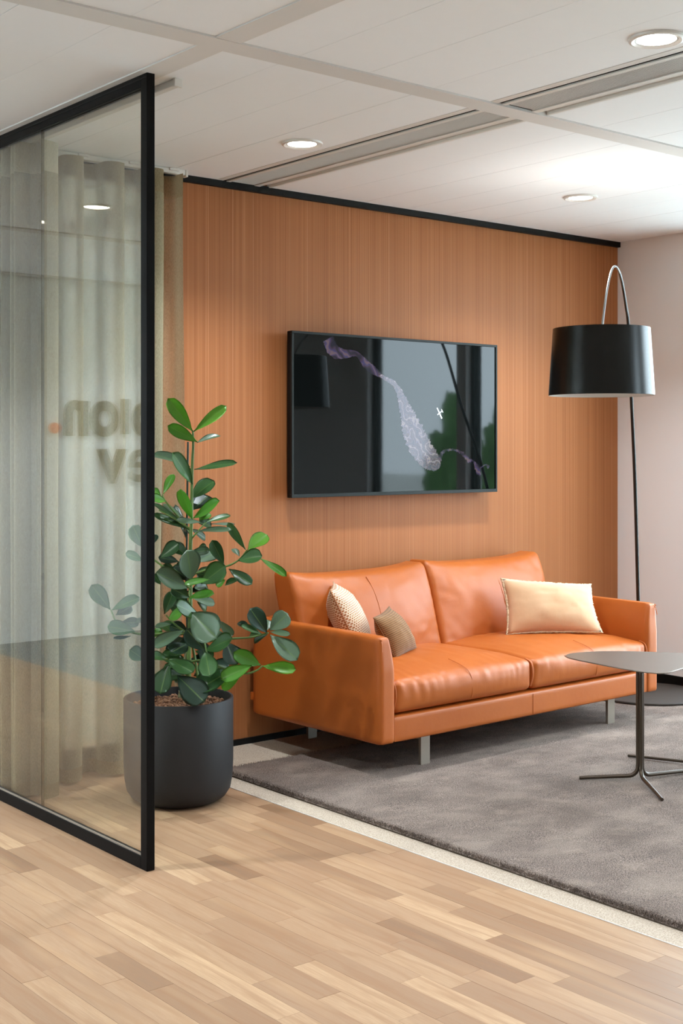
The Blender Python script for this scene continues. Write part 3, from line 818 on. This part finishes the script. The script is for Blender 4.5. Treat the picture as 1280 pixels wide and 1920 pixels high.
# ------------------------------------------------------------------ scatter cushions, laid out from their four corners
def pillow(name, tl, tr, bl, br, thick, mat, label, pinch=0.10, flange=None, sag=0.0, seed=0):
    tl, tr, bl, br = (Vector(v) for v in (tl, tr, bl, br)); cen = (tl+tr+bl+br)/4
    base = Vector((cen.x, cen.y, min(bl.z, br.z)))
    t = empty(name, base, 0, label, 'cushion')
    nrm = ((tr-bl).cross(tl-br)).normalized()
    if nrm.dot(Vector((0, 0, EYE))-cen) < 0: nrm = -nrm
    N_ = 26; b = bmesh.new(); uvl = b.loops.layers.uv.new('UVMap'); side = []
    for sgn in (1, -1):
        g = []
        for j in range(N_+1):
            r = []
            for i in range(N_+1):
                u = 2*i/N_-1; v = 2*j/N_-1
                uu = u*(1-pinch*(1-v*v)*abs(u)); vv = v*(1-pinch*(1-u*u)*abs(v))
                p = ((bl*(1-uu)+br*(1+uu))/2*(1-vv)+(tl*(1-uu)+tr*(1+uu))/2*(1+vv))/2
                th = thick*((1-abs(u)**2.2)*(1-abs(v)**2.2))**0.62
                wr = noise.noise(Vector((u*2.6+seed, v*2.6, sgn)))*0.10+noise.noise(Vector((u*6+seed, v*6, sgn)))*0.05
                th *= 1+wr
                p = p+nrm*sgn*th*0.5
                p.z -= sag*max(0.0, -v)*0
                if i in (0, N_) or j in (0, N_):
                    r.append(side[0][j][i] if sgn == -1 else b.verts.new(p-base))
                else: r.append(b.verts.new(p-base))
            g.append(r)
        side.append(g)
        for j in range(N_):
            for i in range(N_):
                q = (g[j][i], g[j][i+1], g[j+1][i+1], g[j+1][i]); ids = ((i, j), (i+1, j), (i+1, j+1), (i, j+1))
                if sgn == -1: q = q[::-1]; ids = ids[::-1]
                f = b.faces.new(q)
                for l, (ii, jj) in zip(f.loops, ids): l[uvl].uv = (ii/N_, jj/N_)
    bmesh.ops.recalc_face_normals(b, faces=b.faces)
    rim = [side[0][0][i].co.copy() for i in range(N_)]+[side[0][j][N_].co.copy() for j in range(N_)]+[side[0][N_][i].co.copy() for i in range(N_, 0, -1)]+[side[0][j][0].co.copy() for j in range(N_, 0, -1)]
    o = smooth(obj('cover', b, mat, t), 180)
    if flange:
        b = bmesh.new(); cl = cen-base; r_ = random.Random(seed); prev = None; first = None
        P2 = []
        for i, p in enumerate(rim):
            q = rim[(i+1) % len(rim)]
            for k_ in range(3): P2.append(p.lerp(q, k_/3))
        ring = []
        for p in P2:
            d = (p-cl); d = (d-nrm*d.dot(nrm)).normalized()
            wv = r_.uniform(-0.002, 0.002)
            ring.append([b.verts.new(p-d*0.004+nrm*(0.0016+wv)), b.verts.new(p+d*(0.009+r_.uniform(-.002, .003))+nrm*wv), b.verts.new(p-d*0.004-nrm*(0.0016-wv))])
        for a, c_ in zip(ring, ring[1:]+ring[:1]):
            b.faces.new((a[0], c_[0], c_[1], a[1])); b.faces.new((a[1], c_[1], c_[2], a[2]))
        smooth(obj('frayed_edge', b, flange, t), 180)
    else:
        tube('seam', rim+[rim[0]], 0.0022, mat, t, 6)
    return t
pillow('scatter_cushion', (3.60, 4.49, 0.752), (3.80, 4.715, 0.757), (3.735, 4.43, 0.446), (3.985, 4.68, 0.446), 0.15, M['hex'], 'cream honeycomb print scatter cushion leaning on the sofa arm', 0.07, seed=1)
pillow('scatter_cushion', (3.748, 4.368, 0.628), (3.965, 4.51, 0.648), (3.85, 4.335, 0.438), (4.11, 4.475, 0.443), 0.12, M['stripe'], 'small brown ribbed scatter cushion beside the honeycomb cushion', 0.06, seed=2)
pillow('scatter_cushion', (4.80, 4.60, 0.716), (5.25, 4.405, 0.672), (4.74, 4.505, 0.452), (5.15, 4.245, 0.452), 0.16, M['velvet'], 'sand velvet lumbar cushion with frayed edge on the sofa', 0.075, flange=M['fringe'], seed=3)

# ------------------------------------------------------------------ side tables
def side_table(px, py, tips, outline, z, label, r=0.0085):
    t = empty('side_table', (px, py, RZ+0.001), 0, label, 'side table')
    P = catmull([(x, y, 0) for x, y in outline]+[(outline[0][0], outline[0][1], 0)], 8)[:-1]
    b = bmesh.new(); zt = z-RZ
    def ring(off, zz):
        out = []; c_ = Vector((sum(p.x for p in P)/len(P), sum(p.y for p in P)/len(P), 0))
        for p in P:
            d = (p-c_).normalized(); out.append(b.verts.new((p.x-d.x*off, p.y-d.y*off, zz)))
        return out
    rs = [ring(0.006, zt-0.006), ring(0.001, zt-0.004), ring(0.0, zt-0.002), ring(0.0015, zt)]
    for a, c_ in zip(rs, rs[1:]):
        for i in range(len(P)): b.faces.new((a[i], a[(i+1) % len(P)], c_[(i+1) % len(P)], c_[i]))
    b.faces.new(rs[-1]); b.faces.new(list(reversed(rs[0])))
    bmesh.ops.recalc_face_normals(b, faces=b.faces)
    o = obj('table_top', b, M['bronze'], t); smooth(o, 30)
    # three bent rods: each rises as part of the column and turns outward as a foot
    for i, (tx, ty) in enumerate(tips):
        d = Vector((tx, ty, 0)).normalized(); a = d*r*1.12
        pts = [(a.x, a.y, zt-0.006), (a.x, a.y, 0.07)]
        for k_ in range(1, 8):
            an = k_/7*PI/2; rr = 0.040
            pts.append((a.x+d.x*rr*(1-math.cos(an)), a.y+d.y*rr*(1-math.cos(an)), 0.054-rr*math.sin(an)+0.0025))
        pts.append((tx, ty, r*0.8))
        tube('leg', pts, [r]*(len(pts)-1)+[r*0.8], M['bronze_dark'], t, 10)
    bm = bmesh.new(); bm_lathe(bm, [(0, zt-0.010), (0.03, zt-0.010), (0.03, zt-0.006), (0, zt-0.006)], 20)
    obj('mount_plate', bm, M['bronze_dark'], t)
    return t
TX, TY = 4.32, 3.362
tri = [(-0.105, 0.315), (-0.02, 0.335), (0.12, 0.285), (0.24, 0.17), (0.345, 0.02), (0.375, -0.075), (0.325, -0.135), (0.18, -0.175), (0.02, -0.195), (-0.085, -0.215), (-0.14, -0.205), (-0.168, -0.145), (-0.172, -0.02), (-0.155, 0.13), (-0.135, 0.26)]
side_table(TX, TY, [(-0.185, 0.165), (-0.195, -0.255), (0.31, -0.06)], tri, 0.50, 'taller bronze side table with rounded triangular top in front of the sofa')
tri2 = [(math.cos(a)*0.27*(1+0.1*math.cos(3*a)), math.sin(a)*0.27*(1+0.1*math.cos(3*a))) for a in (2*PI*k/14 for k in range(14))]
side_table(4.80, 3.08, [(-0.195, 0.57), (0.30, 0.1), (-0.05, -0.30)], tri2, 0.40, 'lower bronze side table whose thin rod foot reaches behind the taller side table', 0.0075)

# ------------------------------------------------------------------ arc floor lamp
def make_lamp():
    bx, by = 5.80, 4.495
    t = empty('arc_floor_lamp', (bx, by, RZ+0.001), 0, 'tall black arc floor lamp with drum shade behind the sofa arm', 'floor lamp')
    cx, cy = 5.85-bx, 4.50-by
    bm = bmesh.new(); bm_lathe(bm, [(0, 0), (0.315, 0), (0.319, 0.003), (0.319, 0.009), (0.316, 0.012), (0, 0.012)], 72, (cx, cy)); smooth(obj('base', bm, M['discbase'], t), 35)
    arc = [(5.789, 4.498, 0.03), (5.735, 4.466, 0.30), (5.672, 4.428, 0.569), (5.555, 4.358, 1.208), (5.435, 4.286, 1.624), (5.338, 4.228, 1.985), (5.252, 4.177, 2.092), (5.136, 4.107, 2.188), (5.039, 4.049, 2.230), (4.931, 3.984, 2.238), (4.826, 3.922, 2.202), (4.712, 3.853, 2.107), (4.62, 3.797, 1.99), (4.565, 3.766, 1.88)]
    arc = [(x-bx, y-by, z-RZ) for x, y, z in arc]
    P = catmull(arc, 8); n = len(P); cut = int(n*0.60)
    rad = [0.0115-0.0065*min(1, i/(n*0.75)) for i in range(n)]
    tube('pole', P[:cut+1], rad[:cut+1], M['lampblack'], t, 12)
    tube('arm', P[cut:], rad[cut:], M['chrome'], t, 12)
    sh = (4.561-bx, 3.763-by)
    z0, z1 = 1.608-RZ, 1.905-RZ
    bm = bmesh.new()
    bm_lathe(bm, [(0.230, z0), (0.2325, z0+0.001), (0.213, z1), (0.2105, z1)], 80, sh)
    s = smooth(obj('lamp_shade', bm, M['shade'], t), 50)
    bm = bmesh.new(); bm_lathe(bm, [(0.2305, z0+0.0005), (0.2295, z0+0.0005), (0.2100, z1-0.0005), (0.211, z1-0.0005)], 80, sh); smooth(obj('shade_lining', bm, M['shadein'], s), 50)
    bm = bmesh.new(); bm_lathe(bm, [(0, z1-0.05), (0.203, z1-0.05), (0.203, z1-0.046), (0, z1-0.046)], 64, sh); obj('upper_diffuser', bm, M['shadein'], s)
    bm = bmesh.new(); bm_lathe(bm, [(0, z0+0.07), (0.035, z0+0.075), (0.05, z0+0.11), (0.045, z0+0.15), (0.02, z0+0.19), (0, z0+0.20)], 24, sh); smooth(obj('bulb', bm, M['bulb'], s))
    tube('spindle', [(sh[0], sh[1], z0+0.2), (sh[0], sh[1], z1+0.005)], 0.006, M['chrome'], s)
    ld = bpy.data.lights.new('uplight', 'SPOT'); ld.energy = LAMP_UP_W; ld.spot_size = math.radians(132); ld.spot_blend = 0.9; ld.shadow_soft_size = 0.06; ld.color = (1.0, 0.94, 0.87)
    lo = bpy.data.objects.new('uplight', ld); C.objects.link(lo); lo.parent = t; lo.location = (sh[0]-0.02, sh[1]-0.01, z1-0.035); lo.rotation_euler = (PI, 0, 0)
    return t
make_lamp()

# ------------------------------------------------------------------ planter and plant
PX, PY = 2.745, 4.371
t = empty('round_planter', (PX, PY, 0), 0, 'round charcoal planter filled with clay pebbles beside glass screen', 'planter')
prof = [(0, 0.0), (0.130, 0.0), (0.160, 0.006), (0.185, 0.022), (0.202, 0.048), (0.210, 0.09), (0.2135, 0.16), (0.214, 0.40), (0.212, 0.403), (0.205, 0.403), (0.2035, 0.40), (0.202, 0.34), (0, 0.34)]
lathe('pot', prof, M['pot'], t, 72, 45)
b = bmesh.new(); r_ = random.Random(3)
for i in range(1500):
    a = r_.uniform(0, 2*PI); rr = 0.196*math.sqrt(r_.random()); s = r_.uniform(0.0045, 0.009)
    m = Matrix.Translation((rr*math.cos(a), rr*math.sin(a), 0.362+0.012*(1-(rr/0.2)**2)+r_.uniform(-0.006, 0.008))) @ Matrix.Rotation(r_.uniform(0, 3), 4, 'X') @ Matrix.Diagonal((s*r_.uniform(.8, 1.3), s, s*r_.uniform(.7, 1), 1))
    bmesh.ops.create_icosphere(b, subdivisions=1, radius=1.0, matrix=m)
o = smooth(obj('clay_pebbles', b, M['pebble'], t), 180); o['kind'] = 'stuff'
lathe('substrate', [(0, 0.341), (0.2, 0.341), (0.2, 0.360), (0, 0.366)], M['pebble'], t, 32)

D0 = Vector((PX, PY, 0)).dot(FW)
PLB = Vector((PX, PY, 0.37))
pt = empty('clusia_plant', PLB, 0, 'tall leafy green plant with thick oval leaves growing in the charcoal planter', 'plant')
def P3(cx, cy, off=0.0):
    # a spot on the plant, measured on a tall plane through the pot facing the room, off = metres behind it
    px = 160+cx/3.0476; py = 730+cy/3.0476
    d = FW+RT*((px-640)/FPX)+Vector((0, 0, (840-py)/FPX))
    return Vector((0, 0, EYE))+d*(D0+off)-PLB
MMP = D0/FPX/3.0476        # metres per unit of the same measure
LEAF_PROTO = {}
def leaf_mesh(L, Wd, fold, curl, seed):
    b = bmesh.new(); uvl = b.loops.layers.uv.new('UVMap'); nu, nv = 8, 12; g = []
    r_ = random.Random(seed); tw = r_.uniform(-0.25, 0.25); wvp = r_.uniform(0, 6)
    for j in range(nv+1):
        s = j/nv
        wdt = Wd*0.5*(0.055+0.945*(math.sin(PI*min(1, s**1.35*0.86+0.02))**0.85 if s < 0.999 else 0.0))
        if s > 0.9: wdt *= math.sqrt(max(0.02, 1-((s-0.9)/0.1)**2*0.97))
        if s < 0.12: wdt = max(wdt*s/0.12, 0.0022)
        row = []
        for i in range(nu+1):
            u = 2*i/nu-1
            x = u*wdt; y = s*L
            z = fold*abs(u)**1.3*wdt-curl*L*s*s+0.02*L*math.sin(wvp+s*5)*u*u
            z += tw*x*s
            row.append(b.verts.new((x, y, z)))
        g.append(row)
    for j in range(nv):
        for i in range(nu):
            f = b.faces.new((g[j][i], g[j][i+1], g[j+1][i+1], g[j+1][i]))
            for l, (ii, jj) in zip(f.loops, ((i, j), (i+1, j), (i+1, j+1), (i, j+1))): l[uvl].uv = (ii/nu, jj/nv)
    ret = bmesh.ops.solidify(b, geom=b.faces[:], thickness=0.0014)
    me = bpy.data.meshes.new('leaf'); b.to_mesh(me); b.free(); me.materials.append(M['leaf'])
    for p in me.polygons: p.use_smooth = True
    return me
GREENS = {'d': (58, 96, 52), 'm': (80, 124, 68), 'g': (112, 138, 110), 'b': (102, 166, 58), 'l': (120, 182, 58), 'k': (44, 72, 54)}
rl = random.Random(21)
def leaf(bx, by, tx, ty, wd, off=0.0, dz=0.0, col='m', nrm=None, curl=0.08):
    a = P3(bx, by, off); c_ = P3(tx, ty, off+dz)
    ax = (c_-a); L = ax.length; ax.normalize()
    if nrm is None:
        n = -FW*0.80+Vector((0, 0, 0.55))+RT*rl.uniform(-0.45, 0.45)+Vector((0, 0, rl.uniform(-0.25, 0.25)))
    else: n = -FW*nrm[0]+Vector((0, 0, 1))*nrm[1]+RT*nrm[2]
    n = (n-ax*n.dot(ax)).normalized(); sd = ax.cross(n)
    me = leaf_mesh(L*1.06, wd*MMP*1.12, rl.uniform(0.12, 0.38), curl*rl.uniform(0.3, 1.3), rl.randint(0, 9999))
    o = bpy.data.objects.new('leaf', me); C.objects.link(o); o.parent = pt
    m = Matrix((sd, ax, n)).transposed().to_4x4(); m.translation = a
    o.matrix_local = m
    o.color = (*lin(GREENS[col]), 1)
    return o
LV = [
 # base x, y -> tip x, y, width, depth offset, depth run, tone
 (612,240,480,62,78,0,-.02,'l'),(620,242,796,100,58,0,.03,'l'),(640,300,482,212,66,-.03,-.03,'b'),(636,304,763,258,52,.02,.03,'g'),
 (600,440,392,358,60,.05,.06,'g'),(608,545,515,370,88,-.03,-.05,'m'),(622,456,848,410,50,.0,-.02,'m'),
 (445,598,500,488,48,0,.02,'b'),(458,640,385,618,54,-.02,-.04,'b'),(430,604,385,566,34,.02,.05,'b'),(560,738,450,650,34,.02,.04,'g'),
 (585,790,400,652,28,.04,.03,'m'),(600,805,398,708,50,0,0,'d'),(605,625,725,520,112,.04,.02,'m'),(615,742,542,588,78,-.05,-.06,'b'),
 (617,738,754,640,78,-.06,-.05,'b'),(612,690,700,605,100,.05,.06,'k'),(665,760,528,746,34,-.06,-.06,'g'),(685,760,822,712,42,0,.04,'m'),
 (635,815,818,792,40,-.03,-.05,'g'),(650,750,702,700,66,.03,.02,'b'),(715,772,852,762,20,.05,.06,'g'),(612,835,570,792,44,0,.05,'d'),(640,760,720,775,60,.05,.03,'d'),
 (575,860,520,660,40,.06,.08,'k'),(600,800,690,850,48,.03,.04,'g'),
 (428,962,528,882,80,-.04,.0,'d'),(532,985,426,958,62,.02,-.02,'k'),(632,985,742,935,70,.04,.06,'g'),(590,938,698,914,46,-.02,-.03,'d'),
 (792,1002,726,872,64,.0,-.01,'d'),(796,1016,652,1026,28,.0,.02,'d'),(914,916,818,770,46,.0,.0,'m'),(928,918,1032,832,96,.02,.03,'l'),(872,978,998,948,84,-.02,-.03,'m'),
 (998,964,1142,1062,46,.0,.0,'b'),(880,955,846,908,38,.02,.02,'g'),(820,1028,944,1108,66,.0,-.03,'d'),(884,1085,798,1108,46,.03,.04,'d'),(800,1090,748,1118,48,.03,.0,'b'),
 (604,1090,590,936,124,-.10,-.05,'g'),(662,1112,790,1012,108,-.05,-.02,'m'),(584,1136,416,1050,108,-.09,-.06,'g'),(712,1086,582,1102,40,-.10,-.06,'b'),
 (510,1062,446,1006,58,0,.0,'m'),(430,1115,392,1058,48,.03,.0,'d'),(600,1095,500,1020,70,.02,.04,'k'),(640,1060,560,950,80,.05,.05,'d'),
 (594,1190,500,1140,70,-.04,-.04,'d'),(590,1192,718,1162,60,-.06,-.05,'b'),(602,1192,740,1214,58,.02,.04,'g'),(600,1160,690,1130,70,.04,.04,'k'),(590,1230,530,1160,60,.04,.05,'m'),
 (452,1284,498,1162,64,.0,.0,'d'),(474,1312,548,1270,84,-.02,-.02,'b'),(660,1306,528,1228,88,-.08,-.08,'m'),(604,1276,742,1412,160,-.12,-.06,'g'),
 (490,1342,398,1350,36,.0,.02,'g'),(562,1376,396,1462,72,-.07,-.04,'g'),(435,1420,396,1368,56,.03,.02,'b'),(684,1492,586,1378,100,-.06,-.03,'k'),(688,1492,826,1424,98,-.08,-.06,'m'),
 (758,1318,840,1404,48,.02,.03,'g'),(586,1452,496,1498,116,-.06,-.05,'k'),(800,1440,862,1566,112,-.02,-.03,'k'),(684,1498,708,1626,104,-.12,-.07,'m'),
 (470,1540,608,1606,104,-.12,-.04,'m'),(466,1544,390,1516,56,-.10,-.04,'m'),(478,1572,424,1726,116,-.12,-.04,'d'),(524,1636,672,1776,140,-.16,-.04,'k'),
 (836,1604,652,1708,140,-.14,-.02,'d'),(952,1580,782,1648,80,-.14,-.03,'b'),(876,1652,780,1702,70,-.10,.0,'l'),(1002,1578,858,1508,78,-.08,-.04,'b'),(1010,1582,1192,1598,66,-.06,.0,'l'),
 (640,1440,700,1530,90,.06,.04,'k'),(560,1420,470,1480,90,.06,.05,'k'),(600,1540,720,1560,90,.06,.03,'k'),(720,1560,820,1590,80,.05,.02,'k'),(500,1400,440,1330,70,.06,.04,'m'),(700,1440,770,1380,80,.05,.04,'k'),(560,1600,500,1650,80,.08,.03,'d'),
 (1036,1392,950,1262,96,-.02,-.02,'k'),(1052,1378,1152,1286,98,.0,.02,'g'),(940,1372,876,1328,46,.0,.02,'k'),(1010,1398,896,1352,44,-.02,-.04,'m'),(1056,1402,1202,1536,104,-.05,-.05,'g'),
 (1040,1376,1046,1318,50,.03,.03,'g'),(1056,1386,1158,1396,36,-.03,-.05,'g'),(1000,1400,940,1400,50,.03,.04,'d'),(1040,1400,960,1440,46,.02,.02,'k'),
 (142,1258,42,1126,82,.0,-.02,'m'),(150,1262,300,1188,78,.0,.03,'m'),(175,1290,262,1240,60,.02,.03,'d'),(282,1384,138,1352,84,-.02,-.03,'m'),(196,1338,302,1330,58,.03,.02,'d'),(330,1330,288,1318,40,.03,.02,'d'),
 (258,1412,166,1420,26,-.02,-.04,'k'),(328,905,272,784,78,.0,.0,'m'),(330,978,238,936,58,-.02,-.02,'m'),(335,1545,262,1490,78,-.04,-.03,'m'),(392,880,405,832,40,.02,.0,'k'),(330,1420,420,1390,60,.02,.02,'b'),
]
rf = random.Random(5)
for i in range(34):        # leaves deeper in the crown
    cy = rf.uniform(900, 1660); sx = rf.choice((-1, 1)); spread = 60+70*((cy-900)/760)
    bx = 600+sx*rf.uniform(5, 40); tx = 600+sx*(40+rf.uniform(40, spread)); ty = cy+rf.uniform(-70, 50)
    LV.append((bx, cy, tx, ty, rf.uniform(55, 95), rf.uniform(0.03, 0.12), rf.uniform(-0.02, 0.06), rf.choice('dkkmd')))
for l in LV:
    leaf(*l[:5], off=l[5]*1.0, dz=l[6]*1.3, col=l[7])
def stem(pts, r0, r1, mat='stem', nm='stem', parent=None):
    P = catmull([P3(a, b_, o_) for a, b_, o_ in pts], 6)
    tube(nm, P, [r0+(r1-r0)*i/(len(P)-1) for i in range(len(P))], M[mat], parent or pt, 8)
def rootp(cx, off): return (cx, 1742, off)
stem([(588,1760,0.0),(590,1600,0),(592,1460,.0),(600,1200,.01),(600,930,.0),(606,740,.0),(610,455,.0),(616,320,.0),(614,236,.0)], 0.011, 0.0042)
stem([(540,1760,-.02),(560,1640,-.02),(575,1500,.01)], 0.009, 0.006, 'woodstem')
stem([(630,1765,.02),(640,1640,.02),(610,1450,.03)], 0.007, 0.005, 'stem')
tube('support_stake', [P3(600, 1770, .02), P3(575, 1200, .02), P3(586, 300, .015)], 0.0042, M['stake'], pt, 8)
for i, cy in enumerate((455, 745)):
    bm = bmesh.new(); c_ = P3(598, cy, .008)
    bmesh.ops.create_uvsphere(bm, u_segments=10, v_segments=6, radius=0.009, matrix=Matrix.Translation(c_) @ Matrix.Diagonal((1, 1, 0.35, 1))); smooth(obj('plant_tie', bm, M['stake'], pt))
stem([(602,1060,0),(700,1030,0),(790,1016,0),(870,980,0),(925,918,.0)], 0.005, 0.003)
stem([(870,980,0),(940,960,0),(1000,964,0)], 0.003, 0.002)
stem([(600,820,.0),(540,740,.02),(458,640,.0),(440,600,.0)], 0.0045, 0.003)
stem([(602,800,0),(500,735,.0),(420,690,.0)], 0.004, 0.0025)
stem([(600,1140,0),(530,1080,-.02),(400,980,-.02),(330,930,-.01)], 0.0045, 0.003)
stem([(590,1470,.0),(700,1440,.0),(850,1424,-.01),(940,1418,-.01),(1046,1392,-.02)], 0.0055, 0.003)
stem([(600,1556,.0),(680,1552,-.02),(800,1600,-.06),(910,1624,-.07),(975,1608,-.07),(1012,1580,-.07)], 0.0055, 0.0032)
stem([(596,1400,.0),(500,1392,.0),(380,1400,-.01),(270,1390,-.01),(180,1330,.0),(146,1260,.0)], 0.0055, 0.003)
stem([(592,1400,.0),(520,1350,-.0),(460,1290,0)], 0.0045, 0.003)
stem([(592,1560,.0),(540,1560,-.06),(470,1542,-.11),(330,1544,-.04)], 0.005, 0.003)
stem([(600,1300,.0),(650,1340,-.06),(690,1490,-.1),(690,1540,-.12)], 0.004, 0.003)
stem([(600,860,0),(640,815,-.01),(690,760,0)], 0.004, 0.0025)

# ------------------------------------------------------------------ outdoors beyond the windows
struct(box('ground', XR+0.3, 60, -60, 40, -0.6, -0.4, M['bounce_ground']))
struct(box('ground', -40, X0-0.3, -30, 40, -0.6, -0.4, M['bounce_ground']))
def tree(x, y, h, r, label):
    t = empty('tree', (x, y, -0.4), 0, label, 'tree')
    tube('trunk', [(0, 0, 0), (0.05, 0.03, h*0.4), (0, 0, h*0.7)], [0.16, 0.12, 0.07], M['bark'], t)
    b = bmesh.new(); bmesh.ops.create_icosphere(b, subdivisions=5, radius=1.0)
    for v in b.verts:
        d = v.co.normalized(); s = 1+0.28*noise.noise(d*2.2+Vector((x, y, 0)))+0.20*noise.noise(d*6+Vector((y, x, 0)))+0.12*noise.noise(d*15)
        v.co = Vector((d.x*r*s, d.y*r*s, h*0.62+d.z*h*0.42*s))
    smooth(obj('foliage', b, M['foliage'], t), 180)
tree(10.0, -0.42, 2.15, 0.32, 'round green garden shrub outside the tall window next to the column')
tree(10.0, 0.42, 2.2, 0.34, 'taller round green garden shrub outside the window nearest the orange wall')
